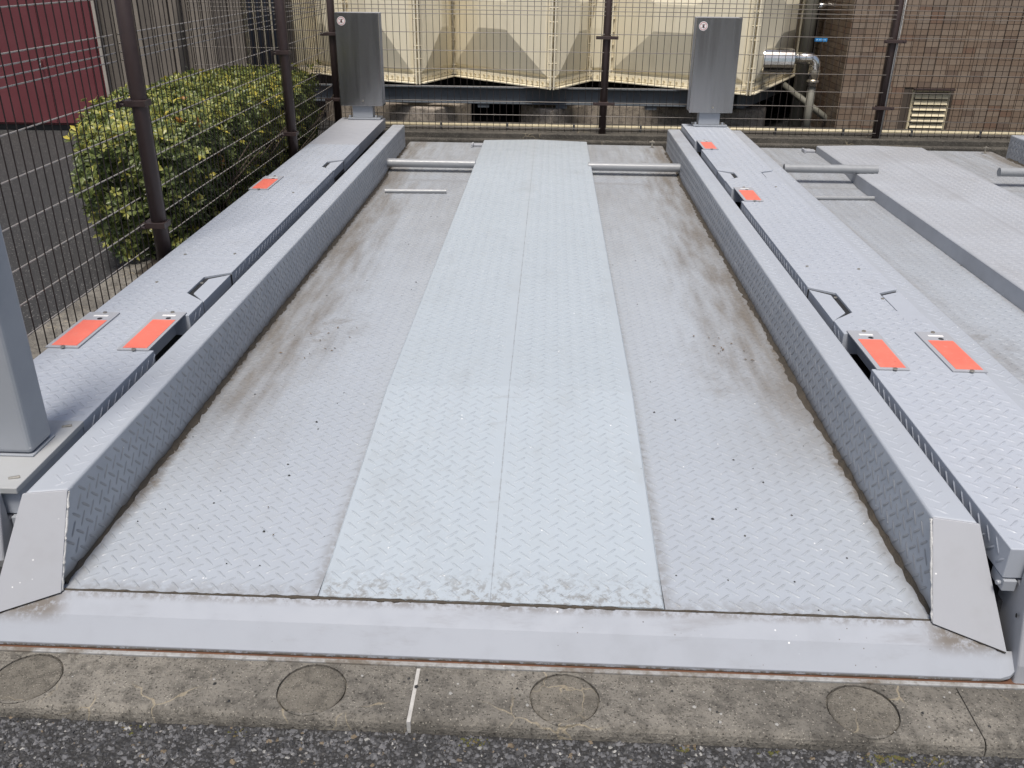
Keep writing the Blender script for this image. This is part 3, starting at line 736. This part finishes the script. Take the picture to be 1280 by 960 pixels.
# ================================================================== WATER TANK
tank = thing('water_tank', 'large cream panelled water tank on a steel base behind the fence', 'water tank', (0, 0, 0))
TZ = .31
PL = [(-2.75, 8.28), (-2.28, 9.06), (-1.90, 8.72), (-1.185, 8.33), (-.945, 8.99), (.012, 8.085), (.345, 8.76), (.53, 8.73), (1.667, 7.915), (2.40, 9.45), (2.95, 10.6)]
TOPZ = 2.15
def panel_face(p, q, z0, z1):
    p = Vector((*p, 0)); q = Vector((*q, 0)); L = (q-p).length; d = (q-p)/L; n = Vector((d.y, -d.x, 0))
    mx = min(.05, L*.08); bo = min(.075, L*.13)
    H = z1-z0
    P = lambda u, z, o: tuple(p+d*u+n*o+Vector((0, 0, z)))
    rings = [((0, z0), (L, z0), (L, z1), (0, z1), 0), ((mx, z0+.085), (L-mx, z0+.085), (L-mx, z1-.05), (mx, z1-.05), 0),
             ((mx+.02, z0+.115), (L-mx-.02, z0+.115), (L-mx-.02, z1-.07), (mx+.02, z1-.07), .028),
             ((mx+.36*L/1.1 if L > .3 else mx, z0+.46), (L-mx-.36*L/1.1, z0+.46), (L-mx-.36*L/1.1, z1-.34), (mx+.36*L/1.1, z1-.34), .028+bo)]
    b = MB(); vs = []
    for r in rings:
        for (u, z) in r[:4]: vs.append(P(u, z, r[4]))
    fs = []
    for i in range(3):
        for k in range(4): fs.append((i*4+k, i*4+(k+1) % 4, i*4+4+(k+1) % 4, i*4+4+k))
    fs.append((12, 13, 14, 15)); b.add(vs, fs); pn = b.build('tank_panel', M_frp, tank, .006, False, 2)
    b = MB()   # bolted flange along the foot
    def slab(u0, u1, za, zb, o0, o1):
        vs = [P(u, z, o) for o in (o0, o1) for (u, z) in ((u0, za), (u1, za), (u1, zb), (u0, zb))]
        b.add(vs, [(3, 2, 1, 0), (4, 5, 6, 7), (0, 1, 5, 4), (1, 2, 6, 5), (2, 3, 7, 6), (3, 0, 4, 7)])
    slab(0, L, z0, z0+.012, 0, .06)
    slab(0, L, z0+.016, z0+.072, .002, .018)
    fl = b.build('foot_flange', M_frp, pn, .002)
    b = MB(); k = 0
    nb = int(L/.062)
    for k in range(nb):
        u = (k+.5)*L/nb; c0 = Vector(P(u, z0+.045, .019)); b.tube([c0, c0+n*.012], .009, 6)
    if nb: b.build('flange_bolts', M_frpd, fl, kind='stuff')
    return pn
for (p, q) in zip(PL, PL[1:]):
    for z0, z1 in ((TZ, 1.33), (1.345, TOPZ)): panel_face(p, q, z0, z1)
for i, (x, y) in enumerate(PL[1:-1]):
    convex = i % 2 == 1 if i < 8 else True
    b = MB()
    for dx in (-.022, .006):
        b.box(x+dx, x+dx+.014, y-.045, y+.02, TZ-.004, TOPZ)
    cf = b.build('corner_flange', M_frp, tank, .002)
    b = MB()
    for k in range(16): b.tube([(x-.034, y-.03, TZ+.10+k*.11), (x+.034, y-.03, TZ+.10+k*.11)], .008, 6)
    b.build('flange_bolts', M_frpd, cf, kind='stuff')
b = MB(); b.prism(PL[::1]+[(2.95, 10.9), (-2.75, 10.9)], TOPZ+.003, TOPZ+.05); b.build('tank_roof', M_frp, tank)
b = MB(); b.box(-2.7, 1.72, 8.30, 8.33, .165, .285); b.box(-2.7, 1.72, 8.25, 8.3295, .285, .297); b.box(-2.7, 1.72, 8.25, 8.3295, .153, .165); b.build('base_beam', M_beam, tank, .003)
b = MB(); q = [(1.62, 8.10), (1.68, 8.08), (2.46, 9.60), (2.40, 9.63)]; b.prism(q, .17, .297); b.build('base_beam', M_beam, tank, .003)
b = MB(); q = [(x*.995, y+.06) for x, y in PL]; b.prism(q+[(2.6, 10.8), (-2.6, 10.8)], .2985, .305); b.build('base_sheet', M_beam, tank)
for u in (-1.55, -.6, .1, .9, 1.5):
    b = MB(); b.box(u-.05, u+.05, 8.26, 8.36, .121, .1525); b.build('packer', M_beam, tank)
# foundations
def pier(label, pts):
    b = MB(); b.prism(pts, -.2, .12); return tag(b.build('concrete_pier', M_conc2, None, .015), label, 'concrete pier', 'concrete piers under the tank')
pier('stained concrete pier under the tank, next to the left equipment box', [(-2.2, 8.95), (-1.55, 8.47), (-1.03, 8.12), (-.74, 8.66), (-.85, 9.6), (-2.2, 9.9)])
pier('stained concrete pier under the tank, behind the middle fence post', [(-.27, 8.50), (.017, 8.14), (.354, 8.62), (.826, 8.52), (1.92, 8.36), (2.0, 8.60), (1.2, 9.6), (-.2, 9.6)])
b = MB(); b.box(-3.2, 2.5, 11.0, 11.2, -.2, 3.2); tag(b.build('rear_wall', M_conc3), 'dark concrete wall seen in the gap behind the tank', 'wall')

# silver jacketed pipe at the tank's right side
sp = thing('jacketed_pipe', 'shiny silver insulated pipe bending down beside the tank', 'pipe', (0, 0, 0))
py = 8.15
b = MB(); b.tube([(1.785, py, .565), (1.80, py, .565), (1.81, py, .565), (2.06, py, .565), (2.065, py, .565)], [.088, .098, .100, .100, .085], 24); b.build('jacket', M_chrome, sp, smooth=False, bevel=.003)
path = [(2.05, py, .585)]+[(2.20+.06*math.sin(a), py, .585-.06+.06*math.cos(a)) for a in (0, .3, .6, .9, 1.2, 1.5708)]+[(2.26, py, .36)]
b = MB(); b.tube(path, .047, 20); b.build('elbow', M_chrome, sp, smooth=True)
for z in (.40, .48):
    b = MB(); b.tube([(2.26, py, z-.006), (2.26, py, z+.006)], .051, 20); b.build('band', M_bolt, sp)
b = MB(); b.tube([(1.72, py+.1, .565), (1.80, py, .565)], .045, 14); b.build('stub', M_dark, sp, smooth=True)
b = MB(); b.tube([(2.26, py, .36), (2.26, py, -.12)], .035, 14); b.build('riser', M_duct, sp, smooth=True)
# duct, dark pipes and valve gear in the gap
b = MB(); b.tube([(2.345, 8.85, -.13), (2.345, 8.85, 2.4)], .062, 18); tag(b.build('standing_duct', M_duct, smooth=True), 'olive grey standing pipe in the dark gap by the tiled wall', 'pipe')
for k, (x, y, r) in enumerate(((2.50, 9.3, .04), (2.62, 9.6, .05), (2.44, 9.9, .05))):
    b = MB(); b.tube([(x, y, -.13), (x, y, 2.4)], r, 14)
    tag(b.build('standing_pipe', M_navy, smooth=True), ('dark pipe in the shaded gap closest to the tiled wall corner', 'thick dark pipe at the back of the shaded gap', 'dark pipe behind the olive standing pipe')[k], 'pipe', 'dark pipes in the gap')
b = MB(); b.tube([(2.20, 8.9, .28), (2.62, 8.55, -.02)], .03, 10); tag(b.build('pipe_brace', M_duct, smooth=True), 'sloping grey brace low in the shaded gap', 'brace')
b = MB(); b.tube([(2.40, 9.1, .95), (2.62, 9.1, .97)], .035, 12); tag(b.build('cross_pipe', M_chrome, smooth=True), 'short pale pipe poking out beside the tiled wall', 'pipe')
b = MB(); b.box(2.35, 2.46, 8.60, 8.606, .688, .716); bt = tag(b.build('blue_tag', M_blue), 'small bright blue tag hanging in the shaded gap', 'tag')
b = MB()
for k in range(4): b.box(2.362+k*.024, 2.376+k*.024, 8.5985, 8.5995, .697, .707)
b.build('print', simple('pale_blue_print', (.35, .6, .85), .5, 0, .1, 30, 0), bt)
b = MB(); b.tube([(2.35, 8.85, .702), (2.46, 8.61, .702)], .003, 5); b.build('wire_tie', M_black, bt)

# cream pipe along the foot of the fence
cp = thing('cream_pipe', 'thin cream pipe running low along the whole back fence', 'pipe', (0, 0, 0))
b = MB(); b.tube([(-1.66, 7.56, .078), (2.9, 7.56, .078), (4.9, 7.56, .078)], .015, 10); b.build('run', M_cream, cp, smooth=True)
for k in range(11):
    b = MB(); x = -1.45+.55*k; b.box(x-.008, x+.008, 7.54, 7.58, .045, .097); b.build('saddle', M_dark, cp, .002)

# ================================================================== TILED BUILDING
bd = thing('tiled_building', 'brown tiled building corner with a louvred vent on the right', 'building', (2.565, 8.30, -.13))
b = MB(); b.box(0, 6, 0, 4, -.05, 3.6); b.build('wall_core', M_grout, bd)
tw, th, gx, gz = .1025, .0435, .0055, .004
tmesh = []
for m in M_tiles:
    q = MB(); q.box(0, tw, -.007, .004, 0, th); o = q.build('tile', m, bd, 0); tmesh.append(o.data); bpy.data.objects.remove(o)
VX0, VX1, VZ0, VZ1 = .615, .945, .10, .455
cells = []
for j in range(int(3.58/(th+gz))):
    for i in range(int(5.9/(tw+gx))):
        x = .003+i*(tw+gx); z = .0+j*(th+gz)
        if x+tw > VX0-.015 and x < VX1+.015 and z+th > VZ0-.02 and z < VZ1+.015: continue
        cells.append((x, z, i, j))
near = [c for c in cells if c[0] < 1.70 and .10 < c[1] < 1.18]
near.sort(key=lambda c: (abs(c[0]-.8)+abs(c[1]-.65)*.8)); near = near[:300]; ns = set((c[2], c[3]) for c in near)
def pick():
    u = random.random(); return 0 if u < .32 else 1 if u < .57 else 2 if u < .82 else 3 if u < .91 else 4
for x, z, i, j in near:
    o = bpy.data.objects.new('tile', tmesh[pick()]); C.objects.link(o); o.parent = bd
    o.location = (x, random.uniform(-.001, .001), z); o.rotation_euler = (random.uniform(-.006, .006), 0, random.uniform(-.006, .006))
b = MB()
for x, z, i, j in cells:
    if (i, j) in ns: continue
    b.box(x, x+tw, -.007, .0, z, z+th, pick())
b.build('tile_field', M_tiles, bd, kind='stuff')
# side face tiles of the corner
b = MB()
for j in range(70):
    for i in range(12): b.box(-.007, .0, .006+i*(tw+gx), .006+i*(tw+gx)+tw, j*(th+gz), j*(th+gz)+th, pick())
b.build('side_tiles', M_tiles, bd, kind='stuff')
vt = MB(); 
for (a, c_, e, f) in ((VX0, VX1, VZ0, VZ0+.018), (VX0, VX1, VZ1-.018, VZ1), (VX0, VX0+.018, VZ0+.0185, VZ1-.0185), (VX1-.018, VX1, VZ0+.0185, VZ1-.0185)): vt.box(a, c_, -.016, .01, e, f)
vf = vt.build('vent', M_cream, bd, .002)
b = MB(); b.box(VX0+.01, VX1-.01, -.006, -.002, VZ0+.01, VZ1-.01); b.build('vent_back', M_black, vf)
b = MB(); b.box(VX0-.01, VX1+.01, -.075, -.0165, VZ1+.003, VZ1+.016); b.build('vent_hood', M_brown, vf)
for k in range(6):
    z = VZ0+.035+k*.050
    b = MB(); b.add([(VX0+.019, -.036, z), (VX1-.019, -.036, z), (VX1-.019, -.008, z+.034), (VX0+.019, -.008, z+.034), (VX0+.019, -.034, z-.004), (VX1-.019, -.034, z-.004), (VX1-.019, -.006, z+.030), (VX0+.019, -.006, z+.030)],
        [(0, 1, 2, 3), (7, 6, 5, 4), (0, 4, 5, 1), (1, 5, 6, 2), (2, 6, 7, 3), (3, 7, 4, 0)]); b.build('louvre', M_cream, vf)

# ================================================================== LEFT BACKGROUND
sh = thing('shed', 'maroon sheet metal shed with double doors behind the left fence', 'shed', (-3.955, 8.10, GZ), R_(1.5))
b = MB(); b.box(-2.6, 0, .03, 1.6, .05, 2.25); b.build('shed_body', M_maroon, sh, .005)
b = MB(); b.box(-2.58, -.02, .05, 1.55, 0, .0495); b.build('shed_base_gap', M_black, sh)  # black box standing in for the dark gap under the shed
for k, (xa, xb) in enumerate(((-.555, -.025), (-1.11, -.56), (-1.70, -1.115), (-2.3, -1.705))):
    b = MB(); b.box(xa, xb, .0, .0295, .07, 2.1); d = b.build('door', M_maroon, sh, .004)
    b = MB()
    for q in (.055, xb-xa-.075): b.box(xa+q, xa+q+.012, -.006, -.0005, .09, 2.08)
    b.build('door_rib', M_maroon, d, .002)
    if k == 0:
        b = MB(); b.box(xa+.02, xa+.035, -.03, -.0005, .55, .61); b.tube([(xa+.0275, -.03, .58), (xa+.0275, -.045, .545)], .008, 8); b.build('handle', M_chrome, d, .002)
b = MB(); b.box(-2.62, .02, -.03, 1.65, 2.255, 2.32); b.build('shed_roof', M_maroon, sh, .005)
b = MB(); b.box(.004, .03, -.005, .06, .0, 2.2); b.build('corner_trim', simple('pale_trim', (.34, .31, .27), .6), sh)

bw = thing('board_wall', 'weathered grey brown vertical board wall behind the hedge', 'wall', (-3.92, 8.16, GZ))
x = 0
while x < 1.16:
    wdt = random.choice((.085, .10, .12, .14)); b = MB(); b.box(x, x+wdt-.006, random.uniform(-.008, .006), .03, 0, 2.4); b.build('board', random.choice(M_boards), bw, .003); x += wdt
b = MB(); b.box(0, 1.2, .031, .1, 0, 2.35); b.build('backing', M_conc3, bw)
b = MB(); b.box(1.20, 1.55, .45, .5, 0, 2.4); b.build('return_board', M_boards[1], bw)
x = 1.56
bw2 = thing('back_board_wall', 'darker board wall set further back behind the wire fence corner', 'wall', (-2.9, 9.6, GZ))
x = 0
while x < 1.1:
    wdt = random.choice((.07, .09, .11)); b = MB(); b.box(x, x+wdt-.008, random.uniform(-.012, .006), .03, 0, 2.4); b.build('board', random.choice(M_boards[:2]), bw2, .003); x += wdt
b = MB(); b.box(0, 1.15, .031, .1, 0, 2.35); b.build('backing', M_conc3, bw2)
for k, x in enumerate((-2.60, -2.535, -2.475, -2.41)):
    b = MB(); b.tube([(x, 8.15+.03*k, GZ), (x, 8.15+.03*k, 2.3)], .026, 12)
    tag(b.build('downpipe', M_navy, smooth=True), ('leftmost of the four dark downpipes behind the hedge', 'second from left of the four dark downpipes behind the hedge', 'third from left of the four dark downpipes behind the hedge', 'rightmost of the four dark downpipes behind the hedge')[k], 'downpipe', 'dark downpipes behind the hedge')
b = MB(); b.tube([(-3.22, 8.11, GZ), (-3.22, 8.11, 2.3)], .03, 12); tag(b.build('standpipe', M_boards[2], smooth=True), 'pale thin pipe standing against the board wall', 'pipe')

# ------------------------------------------------------------------ hedge
hd = thing('hedge', 'clipped yellow green hedge behind the wire fence on the left', 'hedge', (-2.21, 5.76, GZ))
def hedge_pt(q):
    """q: point of the unit box -> point in the hedge (local to its foot at x=-2.21, y=5.76)"""
    y = 5.73+1.57*q.y; f = min(1, max(0, (y-4.15)/1.3)); f = f*f*(3-2*f)
    xl = -2.30-.42*f; xr = -1.80
    z = .345+.325*q.z
    x = (xl+xr)/2+(xr-xl)/2*q.x
    if q.z < -.1: x += (-q.z-.1)*.10*(1-q.x)*.5*(1-f*.5); y += (-q.z-.1)*.10*max(0, -q.y)
    return Vector((x+2.21, y-5.76, z))
b = MB()
def leaf(p, d, nrm, L, Wd, mi):
    d = d.normalized(); sdv = d.cross(nrm).normalized(); nn = sdv.cross(d)
    m = p+d*L*.62; t_ = p+d*L-nn*L*.12
    vs = [p, p+d*L*.35+sdv*Wd*.32+nn*L*.03, m+sdv*Wd*.5+nn*L*.05, t_, m-sdv*Wd*.5+nn*L*.05, p+d*L*.35-sdv*Wd*.32+nn*L*.03, m-nn*0]
    b.add(vs, [(0, 1, 2, 6), (6, 2, 3), (6, 3, 4), (0, 6, 4, 5)], mi)
def rosette(p, axis, n, L, mi_f):
    axis = axis.normalized(); a = axis.orthogonal().normalized(); c_ = axis.cross(a); a0 = random.uniform(0, 6.28)
    for k in range(n):
        an = a0+k*2.4; rad = a*math.cos(an)+c_*math.sin(an); tilt = random.uniform(.25, .95)
        leaf(p+axis*random.uniform(-.012, .008), rad+axis*tilt, axis, L*random.uniform(.75, 1.2), L*random.uniform(.36, .5), mi_f())
for k in range(5600):
    q = Vector((random.gauss(0, 1), random.gauss(0, 1), random.gauss(0, 1)))
    # spread over the box faces by area: long sides and top get most
    face = random.random()
    if face < .40: q = Vector((random.uniform(-1, 1), random.uniform(-1, 1), 1))
    elif face < .72: q = Vector((1, random.uniform(-1, 1), random.uniform(-1, 1)))
    elif face < .86: q = Vector((-1, random.uniform(-1, 1), random.uniform(-1, 1)))
    elif face < .95: q = Vector((random.uniform(-1, 1), -1, random.uniform(-1, 1)))
    else: q = Vector((random.uniform(-1, 1), 1, random.uniform(-1, 1)))
    fn = q.copy(); e = 7
    rr = (abs(q.x)**e+abs(q.y)**e+abs(q.z)**e)**(-1/e); nrm = Vector((np.sign(q.x)*abs(q.x)**5, np.sign(q.y)*abs(q.y)**5, np.sign(q.z)*abs(q.z)**5))
    q = q*rr*(1+.035*math.sin(q.y*9+q.x*4)+.03*math.sin(q.y*23+q.z*7+q.x*5)-random.random()**2*.16)
    p = hedge_pt(q)
    nrm = nrm.normalized()*.8+Vector((random.gauss(0, .35), random.gauss(0, .35), random.gauss(0, .35)+.35))
    tone = math.sin(p.y*2.3+1.3*p.x)*.7+random.gauss(0, .9)
    top = q.z > .75
    if tone > 1.75: f = lambda: 3 if random.random() < .55 else 2
    elif tone > .75: f = lambda: 2 if random.random() < .6 else 0
    elif tone < -2.75: f = lambda: 4
    else: f = lambda: random.choice((0, 0, 1, 2)) if top else random.choice((0, 1, 1, 0))
    rosette(p, nrm, random.choice((5, 6, 7)), random.uniform(.030, .048), f)
for k in range(90):   # shoots that break the clipped outline
    q = Vector((random.uniform(-1, 1), random.uniform(-1, 1), 1.0)) if k % 2 else Vector((random.choice((-1, 1)), random.uniform(-1, 1), random.uniform(-.5, 1)))
    p = hedge_pt(q*random.uniform(1.0, 1.07)); rosette(p, q+Vector((0, 0, .6)), 7, random.uniform(.036, .052), lambda: random.choice((0, 0, 2, 2, 3)))
for k in range(4200):  # leaves in the shaded inside
    p = hedge_pt(Vector((random.uniform(-.85, .85), random.uniform(-.95, .95), random.uniform(-.85, .85))))
    leaf(p, Vector((random.gauss(0, 1), random.gauss(0, 1), random.gauss(.3, 1))), Vector((random.gauss(0, 1), random.gauss(0, 1), 1)), .06, .03, 1)
b.build('foliage', M_leaf, hd, smooth=False, kind='stuff')
for k in range(7):
    b = MB(); y = -1.3+k*.43; bx = random.uniform(.22, .36)
    b.tube([(bx, y, -.02), (bx+random.uniform(-.03, .03), y+.02, .12), (bx+random.uniform(-.08, .08), y+random.uniform(-.08, .08), .32)], [.02, .017, .010], 7)
    for q in range(8):
        a = random.uniform(0, 6.28); z = random.uniform(.08, .25)
        b.tube([(bx, y, z), (bx+.16*math.cos(a), y+.18*math.sin(a), z+.12), (bx+.30*math.cos(a), y+.32*math.sin(a), z+.26)], [.008, .006, .003], 5)
    b.build('trunk', M_bark, hd, smooth=True)

# ================================================================== SMALL LITTER
b = MB()
def crumb(x, y, z, s, mi=0):
    pts = [(x+s*math.cos(a)*random.uniform(.6, 1.1), y+s*math.sin(a)*random.uniform(.6, 1.1), z-.0005) for a in (0, 1.26, 2.5, 3.8, 5.0)]
    b.add(pts+[(x, y, z+s*random.uniform(.5, .9))], [(i, (i+1) % 5, 5) for i in range(5)], mi)
for (x, y) in ((-.70, 2.42), (-.72, 2.16), (-.70, 2.10), (-.66, 2.63), (-.69, 1.83), (.36, 2.55), (.42, 2.5), (.37, 2.78), (.66, 1.98), (.62, 2.14), (.56, 2.26), (.52, 1.88), (-.58, 3.77), (-.70, 4.35), (-.62, 4.9), (.39, 3.55), (.60, 1.70), (-.95, 2.6), (-.86, 1.95), (.45, 1.95), (.75, 1.8), (2.35, 3.9), (1.9, 4.6), (2.0, 4.2)):
    crumb(x, y, .0015, random.uniform(.003, .0055))
for k in range(45):
    x = random.choice((-1, 1))*random.uniform(.42, .95)-.105; y = 1.6+random.random()**1.3*4; crumb(x, y, .001, random.uniform(.0015, .004))
for k in range(70):   # grit on the kerb
    crumb(random.uniform(-1.3, 1.2), random.uniform(1.34, 1.468), KZ, random.uniform(.002, .006), random.choice((0, 1, 1, 1)))
# dry leaf scraps in the scuffed patches
for (cx_, cy_) in ((-.80, 3.02), (.70, 3.05), (-.74, 1.83)):
    for q in range(12 if cy_ > 2 else 2):
        x, y = cx_+random.gauss(0, .07), cy_+random.gauss(0, .10); a = random.uniform(0, 3.14); L = random.uniform(.004, .012); wd = L*.3
        if abs(x+.105) > .97: continue
        dx, dy = math.cos(a), math.sin(a); z = .003
        b.add([(x-dx*L, y-dy*L, z), (x+dy*wd, y-dx*wd, z+.003), (x+dx*L, y+dy*L, z+.001), (x-dy*wd, y+dx*wd, z+.004)], [(0, 1, 2), (0, 2, 3)], 2)
# moss in the joint between kerb and asphalt
mm = MB(); b2, b = b, mm
for cx_, wd, n_ in ((.70, .05, 130), (.80, .03, 50), (.30, .02, 24), (-.12, .035, 40), (-.82, .03, 30), (-.60, .02, 16), (.48, .02, 16)):
    for q in range(n_): crumb(cx_+random.gauss(0, wd*.5), 1.312-abs(random.gauss(0, .010)), GZ+.001, random.uniform(.0015, .0042), random.choice((0, 0, 1)))
mm.build('moss', [simple('olive_moss', (.085, .085, .022), .9), simple('brown_moss', (.11, .085, .035), .9)], None, kind='stuff'); b = b2
b.build('litter', [M_black, M_chips[2], simple('dry_leaf_scrap', (.16, .10, .045), .8)], None, kind='stuff')
